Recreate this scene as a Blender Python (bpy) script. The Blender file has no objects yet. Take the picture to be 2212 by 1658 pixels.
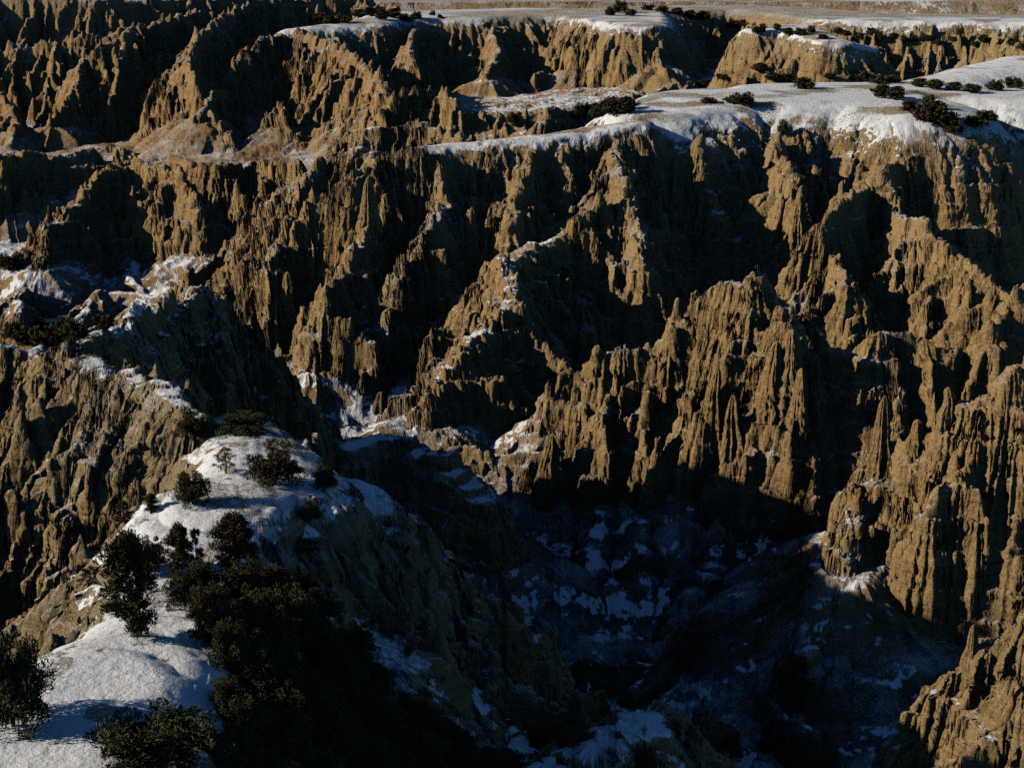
import bpy, math, random
import numpy as np
from math import radians, tan, sin, cos, pi, atan2, hypot

scene = bpy.context.scene
C = scene.collection
# ------------------------------------------------------------------ camera, sky, sun, exposure
CAM_Z = 47.0
PITCH = 16.3
HFOV = 35.0
cam_data = bpy.data.cameras.new('camera')
cam = bpy.data.objects.new('camera', cam_data)
C.objects.link(cam)
cam.location = (0, 0, CAM_Z)
cam.rotation_euler = (radians(90 - PITCH), 0, 0)
cam_data.sensor_fit = 'HORIZONTAL'
cam_data.angle = radians(HFOV)
cam_data.clip_start = 1.0
cam_data.clip_end = 60000
scene.camera = cam

SUN_EL = radians(22.3)
SUN_AZ = radians(187)          # direction TO the sun in the xy plane, counter-clockwise from +X
world = bpy.data.worlds.new('World')
scene.world = world
world.use_nodes = True
wn = world.node_tree
sky = wn.nodes.new('ShaderNodeTexSky')
sky.sky_type = 'NISHITA'
sky.sun_disc = False
sky.altitude = 3000
sky.ozone_density = 3.0
sky.sun_elevation = SUN_EL
sky.sun_rotation = (pi / 2 - SUN_AZ) % (2 * pi)
bg = wn.nodes['Background']
bg.inputs[1].default_value = 0.05
tint = wn.nodes.new('ShaderNodeMix'); tint.data_type = 'RGBA'; tint.blend_type = 'MULTIPLY'
tint.inputs[0].default_value = 1.0
tint.inputs[7].default_value = (0.50, 0.84, 1.05, 1)      # camera white balance set for the warm sun
wn.links.new(sky.outputs[0], tint.inputs[6])
wn.links.new(tint.outputs[2], bg.inputs[0])

sd = bpy.data.lights.new('sun', 'SUN')
sd.energy = 5.0
sd.angle = radians(0.5)
sd.color = (1.0, 0.88, 0.69)
sun = bpy.data.objects.new('sun', sd)
C.objects.link(sun)
sdir = np.array([cos(SUN_EL) * cos(SUN_AZ), cos(SUN_EL) * sin(SUN_AZ), sin(SUN_EL)])
from mathutils import Vector
sun.rotation_euler = Vector(sdir).to_track_quat('Z', 'Y').to_euler()
sun.location = (-60, 0, 90)

scene.view_settings.view_transform = 'Standard'
scene.view_settings.look = 'None'
scene.view_settings.exposure = 0.32
scene.view_settings.gamma = 1.0
scene.render.engine = 'CYCLES'
scene.cycles.use_denoising = False
scene.cycles.max_bounces = 4
scene.cycles.diffuse_bounces = 0
scene.cycles.use_adaptive_sampling = True
scene.cycles.adaptive_threshold = 0.02

# ------------------------------------------------------------------ surveying helper
FPX = 1106.0 / tan(radians(HFOV / 2))
SP, CP = sin(radians(PITCH)), cos(radians(PITCH))


def at(u, v, z):
    """Ground position seen along a sight line and lying at height z."""
    dx, dy = (u - 1106.0) / FPX, (829.0 - v) / FPX
    fy = CP + dy * SP
    fz = -SP + dy * CP
    t = (z - CAM_Z) / fz
    return (dx * t, fy * t, z)


# ------------------------------------------------------------------ noise
def lattice(seed, n=256):
    return np.random.default_rng(seed).random((n, n), dtype=np.float32)


def vnoise(x, y, seed):
    """smooth value noise, -1..1, unit wavelength"""
    L = lattice(seed)
    xi = np.floor(x); yi = np.floor(y)
    fx = (x - xi).astype(np.float32); fy = (y - yi).astype(np.float32)
    xi = xi.astype(np.int32) & 255; yi = yi.astype(np.int32) & 255
    fx = fx * fx * (3 - 2 * fx); fy = fy * fy * (3 - 2 * fy)
    x1 = (xi + 1) & 255; y1 = (yi + 1) & 255
    a = L[xi, yi]; b = L[x1, yi]; c = L[xi, y1]; d = L[x1, y1]
    a = a + (b - a) * fx
    c = c + (d - c) * fx
    return (a + (c - a) * fy) * 2 - 1


def fbm(x, y, seed, octs=4, gain=0.5):
    s = 0; amp = 1.0; tot = 0
    for o in range(octs):
        ca, sa = cos(o * 1.3), sin(o * 1.3)
        f = 2.03 ** o
        s = s + amp * vnoise((x * ca - y * sa) * f + o * 17.3, (x * sa + y * ca) * f + o * 5.1, seed + o)
        tot += amp; amp *= gain
    return s / tot


# ------------------------------------------------------------------ terrain raster (finer near, coarser far)
ROWQ = 5.0e-4
deg = []
a = -48.0
while a < 30:
    deg.append(a)
    if -20.6 <= a <= 20.6:
        a += 0.034
    else:
        off = (-20.6 - a) if a < 0 else (a - 20.6)
        a += 0.034 + 0.012 * abs(off) if off > 0 else 0.034
AZ = np.radians(np.array(deg, dtype=np.float64))
rr = [52.0]
while rr[-1] < 980:
    rr.append(rr[-1] * (1 + ROWQ))
while rr[-1] < 40000:
    rr.append(rr[-1] * 1.012)
RR = np.array(rr)
NR, NA = len(RR), len(AZ)
X = (RR[:, None] * np.sin(AZ)[None, :]).astype(np.float32)
Y = (RR[:, None] * np.cos(AZ)[None, :]).astype(np.float32)
print('raster', NR, NA)

# floor of the canyons and basins
FLOOR = [(640, 800, -45), (800, 900, -49), (950, 970, -51), (1100, 1000, -52), (1150, 1200, -54), (1400, 1350, -54),
         (1400, 1500, -56), (1700, 1450, -55), (2000, 1400, -53), (1200, 1550, -57), (1300, 760, -42), (1550, 700, -46),
         (2000, 700, -37), (1750, 1130, -50), (100, 620, -49), (300, 640, -49), (150, 700, -49), (500, 450, -44),
         (100, 300, -45), (350, 250, -42), (0, 200, -38), (700, 240, -34), (1000, 240, -28), (1200, 230, -26),
         (1500, 180, -22), (2000, 110, -22), (1600, 150, -22), (2150, 400, -45), (2200, 500, -48), (560, 650, -47),
         (0, 400, -44), (1500, 450, -40), (2212, 1200, -50), (2212, 1000, -48)]
FL = np.array([at(*p) for p in FLOOR] + [(-95, 100, -34), (-95, 60, -30), (-120, 160, -38), (-150, 230, -42), (60, 100, -52),
              (90, 120, -50), (60, 60, -45), (-200, 330, -46), (-260, 450, -46)])


def idw(x, y):
    n = 0; dsum = 0
    for px, py, pz in FL:
        w = 1.0 / ((x - px) ** 2 + (y - py) ** 2 + 900.0) ** 1.5
        n = n + w * pz; dsum = dsum + w
    return n / dsum


H = idw(X, Y).astype(np.float32)
H += 2.2 * fbm(X / 38, Y / 38, 11, 5) + 0.5 * fbm(X / 6, Y / 6, 21, 3)
far = np.clip((Y - 840) / 60, 0, 1)
H = H * (1 - far) + far * (-1.0 + 1.5 * fbm(X / 300, Y / 300, 31, 4))
H = H.astype(np.float32)

# warped coordinates give every wall its vertical grooves
XW = X + (1.3 * fbm(X / 9, Y / 9, 41, 2) + 0.42 * fbm(X / 2.6, Y / 2.6, 51, 3)).astype(np.float32)
YW = Y + (1.3 * fbm(X / 9, Y / 9, 61, 2) + 0.42 * fbm(X / 2.6, Y / 2.6, 71, 3)).astype(np.float32)
ROCK = np.zeros_like(H)          # 1 where rock walls own the surface
SS = np.zeros_like(H)            # distance along the crest that owns the surface
DD = np.zeros_like(H)            # distance away from it
KK = np.zeros_like(H)            # its flute strength
TOPS = np.zeros_like(H)          # 1 on the tables and the grassy crests


def splat(p, q, w, k, b, rock=1.0, drop=None, tops=0.0, s0=0.0, fl=0.0, fo=0.0):
    """raise the ground to a rounded ridge from p to q: half width w, side slope k, brow radius b"""
    x0, y0, z0 = p; x1, y1, z1 = q
    if drop is None:
        drop = 60 + max(z0, z1)
    rad = w + (drop / k) + b + 2.0
    cx, cy = (x0 + x1) / 2, (y0 + y1) / 2
    R = hypot(x1 - x0, y1 - y0) / 2 + rad
    rc = hypot(cx, cy)
    th = atan2(cx, cy)
    i0 = np.searchsorted(RR, rc - R); i1 = np.searchsorted(RR, rc + R)
    dth = math.asin(min(1, R / max(rc, R + .01)))
    j0 = np.searchsorted(AZ, th - dth); j1 = np.searchsorted(AZ, th + dth)
    if i1 <= i0 or j1 <= j0:
        return
    xs = XW[i0:i1, j0:j1]; ys = YW[i0:i1, j0:j1]
    dx, dy = x1 - x0, y1 - y0
    L2 = dx * dx + dy * dy
    ax = xs - np.float32(x0); ay = ys - np.float32(y0)
    if L2 > 1e-6:
        t = np.clip((ax * np.float32(dx / L2) + ay * np.float32(dy / L2)), 0, 1)
        ax = ax - t * np.float32(dx); ay = ay - t * np.float32(dy)
        zz = np.float32(z0) + t * np.float32(z1 - z0)
    else:
        zz = np.float32(z0)
    d = np.sqrt(ax * ax + ay * ay)
    dc = d
    if w > 0:
        d = np.maximum(d - np.float32(w), 0)
    h = zz - np.float32(k) * (np.sqrt(d * d + np.float32(b * b)) - np.float32(b))
    Hs = H[i0:i1, j0:j1]
    m = h > Hs
    Hs[m] = h[m]
    ROCK[i0:i1, j0:j1][m] = rock
    TOPS[i0:i1, j0:j1][m] = tops
    if fl > 0 and m.any():
        axm, aym = ax[m], ay[m]; L = math.sqrt(L2) + 1e-6
        side = (dx * aym - dy * axm) > 0
        tt = t[m] if L2 > 1e-6 else np.zeros_like(axm)
        along = (axm * dx + aym * dy) / (L * (dc[m] + .01))
        along = np.arcsin(np.clip(along, -1, 1)) * (w + 6.0)
        SS[i0:i1, j0:j1][m] = s0 + tt * L + along + np.where(side, 517.3, 0)
        DD[i0:i1, j0:j1][m] = np.maximum(d[m] - fo, 0); KK[i0:i1, j0:j1][m] = fl * k
    else:
        KK[i0:i1, j0:j1][m] = 0


rng = random.Random(7)


def fl_at(x, y):
    return float(idw(np.float64(x), np.float64(y)))


def resample(pts, step):
    out = [pts[0]]
    for a, b in zip(pts[:-1], pts[1:]):
        L = hypot(b[0] - a[0], b[1] - a[1])
        n = max(1, int(L / step))
        for i in range(1, n + 1):
            t = i / n
            out.append(tuple(a[k] + (b[k] - a[k]) * t for k in range(3)))
    return out


aprons, bodies, spurs, cones = [], [], [], []


def spur(x, y, z, ang, relief, sc=1.0, depth=0, st=1.0):
    """a fin that steps down from a crest, with smaller fins off its sides"""
    steep = rng.uniform(0.85, 1.5) * st
    L = relief / steep
    step = 2.2 * sc
    n = max(2, int(L / step))
    prev = (x, y, z - 0.5 * sc)
    sid = rng.uniform(0, 4000)
    zz = z
    bend = rng.uniform(-0.12, 0.12)
    hold = 0
    for i in range(1, n + 1):
        ang += bend * 0.5 + rng.uniform(-0.12, 0.12)
        nx, ny = prev[0] + step * cos(ang), prev[1] + step * sin(ang)
        mean = relief / n
        dz = mean * rng.choice((0.3, 0.5, 0.8, 1.0, 1.2, 2.0))
        zz -= dz
        cur = (nx, ny, zz)
        k = rng.uniform(2.6, 4.2)
        spurs.append((prev, cur, 0.15, k, 0.5 * sc, sid + i * step))
        if depth == 0 and rng.random() < 0.28:
            cones.append((nx, ny, zz + rng.uniform(0.6, 2.6) * sc, rng.uniform(3.4, 5.5), rng.uniform(.35, .7) * sc))
        if depth < 1 and i < n:
            for sgn in (-1, 1):
                if rng.random() < 0.62:
                    spur(nx, ny, zz - rng.uniform(0.4, 1.6), ang + sgn * rng.uniform(0.45, 1.0), relief * rng.uniform(0.16, 0.40), sc * 0.75, depth + 1)
        prev = cur


def ridge(pts, sp=5.5, jag=1.1, k=2.1, w=0.4, b=0.9, ap=9.0, sides=(1, 1), relief=None, sc=1.0, spurscale=1.0, knob=0.35, tops=0.0, st=1.0):
    P = [at(*p) for p in pts]
    ps = resample(P, 2.4 * sc)
    ph = rng.random() * 100
    out = []
    for i, (x, y, z) in enumerate(ps):
        j = jag * (0.6 * sin(i * 0.9 + ph) + 0.8 * rng.uniform(-1, 1))
        out.append((x, y, z + j))
    acc = rng.uniform(0, sp); run = rng.uniform(0, 3000)
    for a_, b_ in zip(out[:-1], out[1:]):
        seg = hypot(b_[0] - a_[0], b_[1] - a_[1])
        bodies.append((a_, b_, w, k, b, tops, run)); run += seg
        acc += seg
        if acc > sp:
            acc -= sp * rng.uniform(0.75, 1.3)
            dang = atan2(b_[1] - a_[1], b_[0] - a_[0])
            f = fl_at(a_[0], a_[1])
            rel = (a_[2] - f) if relief is None else relief
            rel = max(3.0, rel * 0.92)
            for s_i, sgn in enumerate((1, -1)):
                if sides[s_i]:
                    g = dang + sgn * (pi / 2 + rng.uniform(-0.35, 0.35))
                    ox, oy = cos(dang + sgn * pi / 2) * w * 0.9, sin(dang + sgn * pi / 2) * w * 0.9
                    spur(a_[0] + ox, a_[1] + oy, a_[2] - rng.uniform(0.2, 1.5), g, rel * spurscale * rng.uniform(0.75, 1.05), sc, 0, st)
        if rng.random() < knob:
            cones.append((a_[0] + rng.uniform(-1, 1), a_[1] + rng.uniform(-1, 1), a_[2] + rng.uniform(0.2, 1.8) * jag, rng.uniform(3, 5), rng.uniform(.4, .8) * sc))
    if ap:
        for a_, b_ in zip(ps[::4], ps[4::4] + [ps[-1]]):
            za = min(fl_at(a_[0], a_[1]) + ap, a_[2] - 2)
            zb = min(fl_at(b_[0], b_[1]) + ap, b_[2] - 2)
            aprons.append(((a_[0], a_[1], za), (b_[0], b_[1], zb), 3.0, 0.62, 3.0, ap * 1.5 + 6))


tables = []


def table(pts, w, k=1.6, b=6.0, sp=6.0, ap=10, sc=1.0, relief=None, spurs_on=(1, 1), inset=0.0, tops=1.0, spurscale=1.0, low=3.5):
    """a broad snow-topped crest: w may be one number or one per point"""
    P = [at(*p) for p in pts]
    W = [w] * len(P) if not isinstance(w, (list, tuple)) else list(w)
    trun = rng.uniform(0, 3000)
    for i in range(len(P) - 1):
        a_, b_ = P[i], P[i + 1]
        n = max(1, int(hypot(b_[0] - a_[0], b_[1] - a_[1]) / max(3.0, 0.4 * (W[i] + W[i + 1]))))
        for q in range(n):
            t0, t1 = q / n, (q + 1) / n
            p0 = tuple(a_[c] + (b_[c] - a_[c]) * t0 for c in range(3))
            p1 = tuple(a_[c] + (b_[c] - a_[c]) * t1 for c in range(3))
            ww = W[i] + (W[i + 1] - W[i]) * (t0 + t1) / 2
            tables.append((p0, p1, ww, k, b, tops, trun)); trun += hypot(p1[0] - p0[0], p1[1] - p0[1])
            f = fl_at(p0[0], p0[1])
            aprons.append(((p0[0], p0[1], min(f + ap, p0[2] - 3)), (p1[0], p1[1], min(f + ap, p1[2] - 3)), ww + b * .4, 0.62, 3.0, ap * 1.5 + 6))
    acc = 0.0
    for i in range(len(P) - 1):
        a_, b_ = P[i], P[i + 1]
        seg = hypot(b_[0] - a_[0], b_[1] - a_[1])
        dang = atan2(b_[1] - a_[1], b_[0] - a_[0])
        s = 0.0
        while s < seg:
            t = s / seg
            ww = W[i] + (W[i + 1] - W[i]) * t + b * 0.75 - inset
            zc = a_[2] + (b_[2] - a_[2]) * t
            for s_i, sgn in enumerate((1, -1)):
                if spurs_on[s_i]:
                    g = dang + sgn * pi / 2
                    x = a_[0] + (b_[0] - a_[0]) * t + cos(g) * ww
                    y = a_[1] + (b_[1] - a_[1]) * t + sin(g) * ww
                    rel = (zc - fl_at(x, y)) if relief is None else relief
                    spur(x - cos(g) * b * 0.3, y - sin(g) * b * 0.3, zc - low * .6 - rng.uniform(-0.6, 1.2), g + rng.uniform(-.3, .3), max(4, rel * 0.85 * spurscale * rng.uniform(0.7, 1.05)), sc)
            s += sp * rng.uniform(0.7, 1.3)


# ------------------------------------------------------------------ where the crests run
# foreground snow ridge
table([(-150, 1700, 7), (60, 1600, 7), (200, 1480, 7), (330, 1400, 6), (420, 1290, 4), (380, 1170, 4), (470, 1080, 5), (560, 1040, 4.5), (540, 960, 2), (480, 905, 0)],
      [4.5, 4, 3.5, 3, 2.5, 3, 3.5, 3.2, 2, 1], k=2.2, b=6.5, sp=3.4, sc=0.85, low=3.4, spurs_on=(1, 1), relief=32)
table([(500, 1100, 3), (640, 1080, 0.5), (740, 1130, -4)], [4.5, 5, 3.5], k=2.2, b=7, sp=3.6, sc=.85, low=5, spurs_on=(0, 1), relief=36)
table([(440, 1240, 2), (560, 1210, -2.5), (660, 1240, -7)], [5, 5, 4], k=2.0, b=8, sp=900, low=3, spurs_on=(0, 0))
table([(420, 1480, 2), (650, 1400, -3), (820, 1500, -8), (1000, 1640, -12)], [3, 4, 4, 3], k=1.5, b=8, sp=4, sc=.9, low=3.5, spurs_on=(1, 0), relief=30)
table([(740, 1130, -1), (760, 1280, -6), (800, 1400, -9)], [2, 2, 2], k=2.2, b=5, sp=3.6, sc=.9, low=3, spurs_on=(1, 1), relief=36)
ridge([(480, 905, 1.5), (400, 880, 3), (340, 828, 3.5), (230, 800, 2), (150, 772, -1), (70, 762, -4)], sp=2.6, jag=.7, k=2.2, b=1.4, w=.6, sc=.9, knob=.4, relief=36)
ridge([(150, 770, -1), (230, 712, -2.5), (300, 690, -4), (380, 650, -6), (470, 620, -8), (508, 685, -14)], sp=2.4, jag=.9, k=2.3, b=.9, sc=.8, knob=.5, relief=26, st=1.6)
ridge([(508, 685, -14), (570, 725, -18), (640, 850, -28), (690, 930, -35), (740, 960, -39)], sp=2.8, jag=1.8, k=2.4, sc=.85, knob=.7, relief=24, st=1.6)
ridge([(760, 960, -33), (860, 950, -34), (960, 990, -34), (1030, 1080, -38)], sp=4, jag=.8, k=1.8, w=2)
ridge([(-150, 760, -3), (0, 752, -3), (130, 748, -3)], sp=3.5, jag=.5, k=2.2, sc=.85)
ridge([(1885, 1015, -31), (1845, 1100, -35), (1838, 1180, -38.5), (1850, 1240, -42)], sp=3.6, jag=1.4, k=2.6, sc=.95, knob=.7, st=1.5, ap=12)
ridge([(1215, 880, -39), (1150, 905, -41), (1105, 940, -43.5), (1080, 1010, -48)], sp=3.6, jag=1.3, k=2.8, sc=.95, knob=.7, st=1.5)
# bottom centre butte and bottom right ridge
ridge([(1130, 1700, -8), (1250, 1640, -8), (1395, 1565, -8.5), (1450, 1600, -11), (1520, 1690, -15)], sp=4, jag=.5, k=1.1, b=2, w=1.0, sc=.8, knob=.15, spurscale=.7)
ridge([(2400, 1260, -3), (2212, 1335, -6), (2130, 1400, -9), (2050, 1490, -13), (1975, 1590, -18.5)], sp=3.4, jag=1.2, sc=.85, k=2.3, relief=24, st=1.5)
ridge([(2330, 1400, -6), (2200, 1490, -10), (2110, 1590, -15), (2050, 1690, -20)], sp=3.4, jag=1.2, sc=.85, k=2.3, relief=22, st=1.5)
# right: tall butte and the lit fin
ridge([(2330, 740, -11), (2190, 802, -14), (2110, 845, -17), (2060, 865, -19), (1985, 935, -25), (1885, 1015, -32), (1845, 1100, -38)], sp=4.5, jag=1.3, k=2.5, st=1.7, spurscale=.8, sc=1.1)
# middle castle
ridge([(1190, 835, -35), (1300, 792, -31), (1450, 742, -26), (1500, 642, -19), (1620, 592, -13), (1680, 680, -20), (1760, 742, -22), (1900, 735, -20), (2000, 722, -19), (2080, 760, -22), (2150, 700, -17), (2212, 625, -13), (2400, 640, -12)],
      sp=5.5, jag=1.9, k=2.0, sc=1.35, st=1.1)
ridge([(1690, 700, -18), (1715, 740, -20), (1690, 850, -29), (1640, 930, -36), (1560, 1050, -43)], sp=5, jag=1.8, k=2.2, sc=1.3)
ridge([(1190, 835, -35), (1180, 880, -39), (1100, 960, -44)], sp=4, jag=1, k=2.4)
# ridge in the middle of the canyon
ridge([(1290, 430, -14), (1220, 500, -20), (1160, 530, -22), (1085, 570, -22), (1110, 650, -25), (1000, 750, -31), (930, 850, -37), (895, 885, -40)], sp=4.5, jag=.9, k=1.9, w=.8)
# big cliff under the plateau
ridge([(1330, 320, -6), (1335, 370, -9), (1375, 480, -18), (1395, 590, -26), (1450, 660, -33), (1465, 720, -38)], sp=4.8, jag=1, k=2.1, sc=1.15)
ridge([(1980, 330, -6), (1905, 372, -9.6), (1830, 440, -14), (1775, 470, -15.5), (1800, 540, -22), (1840, 610, -26), (1900, 700, -34)], sp=5.5, jag=1.2, k=2.6, sc=1.25, sides=(0, 1), ap=5)
ridge([(1905, 372, -9.6), (1960, 470, -16), (2050, 530, -19), (2130, 600, -24), (2180, 640, -26)], sp=5.5, jag=1.0, k=2.4, sc=1.2, spurscale=.6, ap=5)
table([(1380, 262, -2), (1200, 290, -4), (1050, 305, -5), (900, 318, -6)], [2, 2, 1, .5], k=2.6, b=8, sp=5, low=3, inset=1, sc=1.15)
ridge([(900, 318, -5), (780, 325, -6), (700, 342, -9), (640, 420, -19), (590, 490, -28)], sp=4.5, jag=1, k=2.0, b=1.5)
ridge([(590, 500, -29), (520, 520, -31), (450, 545, -33), (412, 600, -37)], sp=5, jag=.7, k=4.0, b=.8, w=1.2, relief=9, st=1.8, ap=4)
ridge([(1010, 300, -6), (900, 262, -4), (790, 280, -6), (740, 300, -9)], sp=4.5, jag=.8, k=2.0, b=1.5)
for u0, pts in ((0, [(800, 330, -6), (835, 430, -15), (800, 500, -20), (745, 590, -26), (705, 680, -32), (680, 730, -36)]),
                (1, [(940, 325, -6), (960, 420, -14), (930, 500, -19), (880, 560, -23), (850, 660, -31)]),
                (2, [(1150, 320, -6), (1120, 400, -12), (1100, 470, -17), (1085, 520, -22)]),
                (3, [(690, 350, -9), (640, 450, -18), (590, 560, -27)]),
                (4, [(1500, 320, -8), (1530, 400, -15), (1570, 480, -22), (1590, 560, -30)]),
                (5, [(1680, 310, -8), (1720, 400, -14), (1740, 460, -19), (1735, 540, -26)]),
                (6, [(1040, 312, -6), (1050, 400, -14), (1020, 480, -20), (1005, 540, -27)]),
                (7, [(1200, 320, -7), (1230, 400, -13), (1215, 460, -19)])):
    ridge(pts, sp=5.0, jag=1.5, k=2.2, ap=6, sc=1.2, st=1.15)
# main plateau
table([(1420, 235, -1), (1560, 205, 0), (1700, 205, 0), (1850, 205, 0), (1980, 230, -1)], [6, 14, 16, 16, 9], k=2.6, b=30, sp=6, low=9, sc=1.25, spurs_on=(1, 1))
table([(1700, 190, 0), (1950, 185, 0), (2200, 200, -1), (2450, 210, -1)], [12, 10, 14, 18], k=2.6, b=30, sp=6, low=9, sc=1.25, spurs_on=(1, 1))
table([(2000, 175, 0), (2110, 150, 2), (2260, 125, 4), (2450, 120, 4)], [3, 4, 8, 10], k=2.4, b=40, sp=500, low=5, spurs_on=(0, 0))
ridge([(1180, 255, -9), (1330, 215, -8), (1450, 195, -8), (1500, 190, -9)], sp=5, jag=.8)
# left middle buttes
ridge([(270, 335, -20), (180, 420, -27), (100, 490, -33), (85, 560, -38)], sp=4.5, jag=1.4, k=2.4)
ridge([(270, 335, -20), (380, 370, -22), (425, 430, -27), (430, 500, -34)], sp=4.5, jag=1.4, k=2.4)
ridge([(380, 375, -29), (470, 350, -25), (560, 366, -28), (640, 345, -23)], sp=6, jag=.8, k=3, ap=6)
ridge([(430, 200, -22), (470, 270, -31), (520, 320, -38)], sp=6, jag=1.6, k=2.1, ap=5)
ridge([(600, 215, -22), (630, 280, -31), (690, 325, -38)], sp=6, jag=1.6, k=2.1, ap=5)
ridge([(830, 240, -20), (780, 290, -28), (740, 320, -34)], sp=6, jag=1.6, k=2.1, ap=5)
ridge([(700, 220, -24), (720, 280, -33)], sp=6, jag=1.6, k=2.1, ap=5)
ridge([(0, 200, -26), (40, 260, -34), (20, 310, -39)], sp=6, jag=1.6, k=2.0, ap=6)
ridge([(-200, 360, -27), (30, 330, -24), (110, 345, -27), (260, 375, -33)], sp=6, jag=1.2, k=3)
ridge([(480, 190, -20), (430, 250, -28), (400, 275, -33), (310, 290, -38)], sp=7, jag=.8, k=1.6)
# far formations
ridge([(600, -20, 0), (480, 38, 0), (425, 78, -4), (408, 130, -10), (430, 190, -19)], sp=6, jag=1.2, k=3)
ridge([(460, 20, -3), (270, 70, -3), (180, 130, -14), (160, 190, -23), (80, 300, -40)], sp=6, jag=1.6, k=1.9, ap=8)
ridge([(-100, 110, -14), (0, 105, -14), (150, 92, -11), (270, 60, -5)], sp=6, jag=1.6, k=2.6)
ridge([(510, 132, -12), (570, 90, -6), (640, 65, -2), (720, 90, -4), (780, 130, -8), (830, 180, -13), (850, 225, -18), (925, 188, -13), (985, 220, -17), (1060, 250, -22), (1220, 242, -20)], sp=6, jag=1.6, k=2.1)
ridge([(-200, -8, 6), (0, -6, 5), (200, -4, 5), (420, -6, 4), (640, -8, 3), (800, -6, 2)], sp=8, jag=2.0, k=2.1, sc=1.3)
ridge([(-100, 40, -5), (150, 45, -6), (320, 20, -4), (460, 5, -3), (640, 0, -2), (860, 15, -1)], sp=7, jag=1.6, k=2.1)
table([(640, 62, -3), (800, 45, -1), (900, 30, 0)], [3, 6, 16], k=2.4, b=14, sp=6.5, low=4, sc=1.2)
table([(900, 30, 0), (1000, 28, 0), (1150, 25, 0), (1300, 25, 0), (1380, 50, 0)], [20, 26, 30, 26, 8], k=2.6, b=14, sp=7, low=4, sc=1.3, ap=4)
table([(1400, 20, 0), (1560, 15, 0), (1700, 20, 0), (1850, 35, 0), (2250, 40, 0), (2700, 40, 0)], [20, 20, 20, 24, 24, 24], k=2.6, b=14, sp=7, low=4, sc=1.3, ap=4)
table([(1640, 62, 1), (1720, 55, 2), (1800, 88, -1), (1860, 100, -4)], [4, 6, 5, 2], k=2.6, b=11, sp=5, low=3.5, sc=1.2, ap=3)
for pts in ([(1385, 60, -3), (1420, 110, -10), (1440, 160, -18)], [(1230, 55, -4), (1240, 110, -12)], [(1060, 55, -4), (1080, 110, -12), (1050, 160, -20)],
            [(900, 60, -4), (880, 110, -11), (900, 150, -18)], [(2000, 60, -4), (2030, 100, -12)], [(1960, 60, -6), (1990, 90, -12)], [(2150, 70, -4), (2212, 110, -6)]):
    ridge(pts, sp=6, jag=1.2, k=2.0, ap=8)

print('segments', len(tables), len(bodies), len(spurs), len(cones), len(aprons))
for p, q, w, k, b, dr in aprons:
    splat(p, q, w, k, b, rock=0.0, drop=dr, s0=rng.uniform(0, 900), fl=.75)
# low spurs, talus fans and hummocks on the canyon floors
def mound(pts, k=.8, b=3.0, w=0.5, rock=0.0):
    ps = resample([at(*p) for p in pts], 4.0)
    for a_, b_ in zip(ps[:-1], ps[1:]):
        g0 = atan2(b_[1] - a_[1], b_[0] - a_[0])
        for sg in (-1, 1):
            if rng.random() < .75:
                g = g0 + sg * rng.uniform(.6, 1.2); LL = rng.uniform(5, 11)
                splat((a_[0], a_[1], a_[2] - .5), (a_[0] + LL * cos(g), a_[1] + LL * sin(g), a_[2] - LL * rng.uniform(.5, .8)), .2, k * 1.9, .8, rock=rock, drop=12)
        splat((a_[0], a_[1], a_[2] + rng.uniform(-.5, .5)), (b_[0], b_[1], b_[2] + rng.uniform(-.5, .5)), w, k, b, rock=rock, drop=18, s0=a_[0] * 3 + a_[1], fl=1.3)


for pts in ([(1560, 1140, -48), (1520, 1250, -50), (1440, 1420, -53)], [(1700, 1170, -49), (1660, 1260, -51), (1640, 1400, -53)],
            [(1840, 1190, -42), (1815, 1300, -46), (1770, 1430, -52)],
            [(2050, 1230, -44), (2010, 1350, -49), (1960, 1480, -53)], [(1300, 1080, -49), (1280, 1180, -51), (1250, 1300, -53)],
            [(1400, 1120, -48), (1390, 1230, -51), (1400, 1330, -53)], [(2150, 1200, -40), (2130, 1300, -46)],
            [(1130, 1330, -50), (1160, 1450, -53), (1150, 1560, -55)], [(950, 920, -47), (860, 910, -49), (740, 900, -50)],
            [(250, 620, -45), (330, 650, -45), (280, 700, -47)], [(60, 620, -46), (150, 660, -47)]):
    mound(pts, k=rng.uniform(.85, 1.15), b=1.2, rock=0.0)
for i in range(420):
    u, v = rng.uniform(-150, 2350), rng.uniform(60, 1550) ** 1.0
    x, y, _ = at(u, v, -45 if v > 350 else -28)
    if y > 800 or (u < 800 and v > 850):
        continue
    f = fl_at(x, y)
    i0 = int(np.searchsorted(RR, hypot(x, y))); j0 = int(np.searchsorted(AZ, atan2(x, y)))
    if not (0 < i0 < NR and 0 < j0 < NA) or H[i0, j0] - f > 7:
        continue
    ang = rng.uniform(0, 2 * pi); zt = f + rng.uniform(2.0, 7.5); px, py = x, y
    kk = rng.choice((.9, 1.3, 2.0, 2.8))
    if y < 330 and rng.random() < .65:
        continue
    pass
    for q in range(rng.randint(2, 6)):
        nx, ny = px + 4 * cos(ang), py + 4 * sin(ang); nz = zt - rng.uniform(-.6, 1.5)
        splat((px, py, zt), (nx, ny, nz), .3, kk, .8, rock=1.0 if kk > 1 else 0.0, drop=14)
        for sg in (-1, 1):
            g = ang + sg * rng.uniform(.8, 1.6)
            splat((nx, ny, nz - .3), (nx + 4 * cos(g), ny + 4 * sin(g), nz - rng.uniform(2, 5)), .1, kk * 1.2, .5, rock=1.0 if kk > 1 else 0.0, drop=10)
        px, py, zt = nx, ny, nz; ang += rng.uniform(-.5, .5)
gul = 1 - np.abs(fbm(X / 7, Y / 7, 91, 3))
for p, q, w, k, b, tp, s0 in tables:
    splat(p, q, w, k, b, rock=1.0, tops=tp, s0=s0, fl=.7, fo=b * .45)
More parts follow.
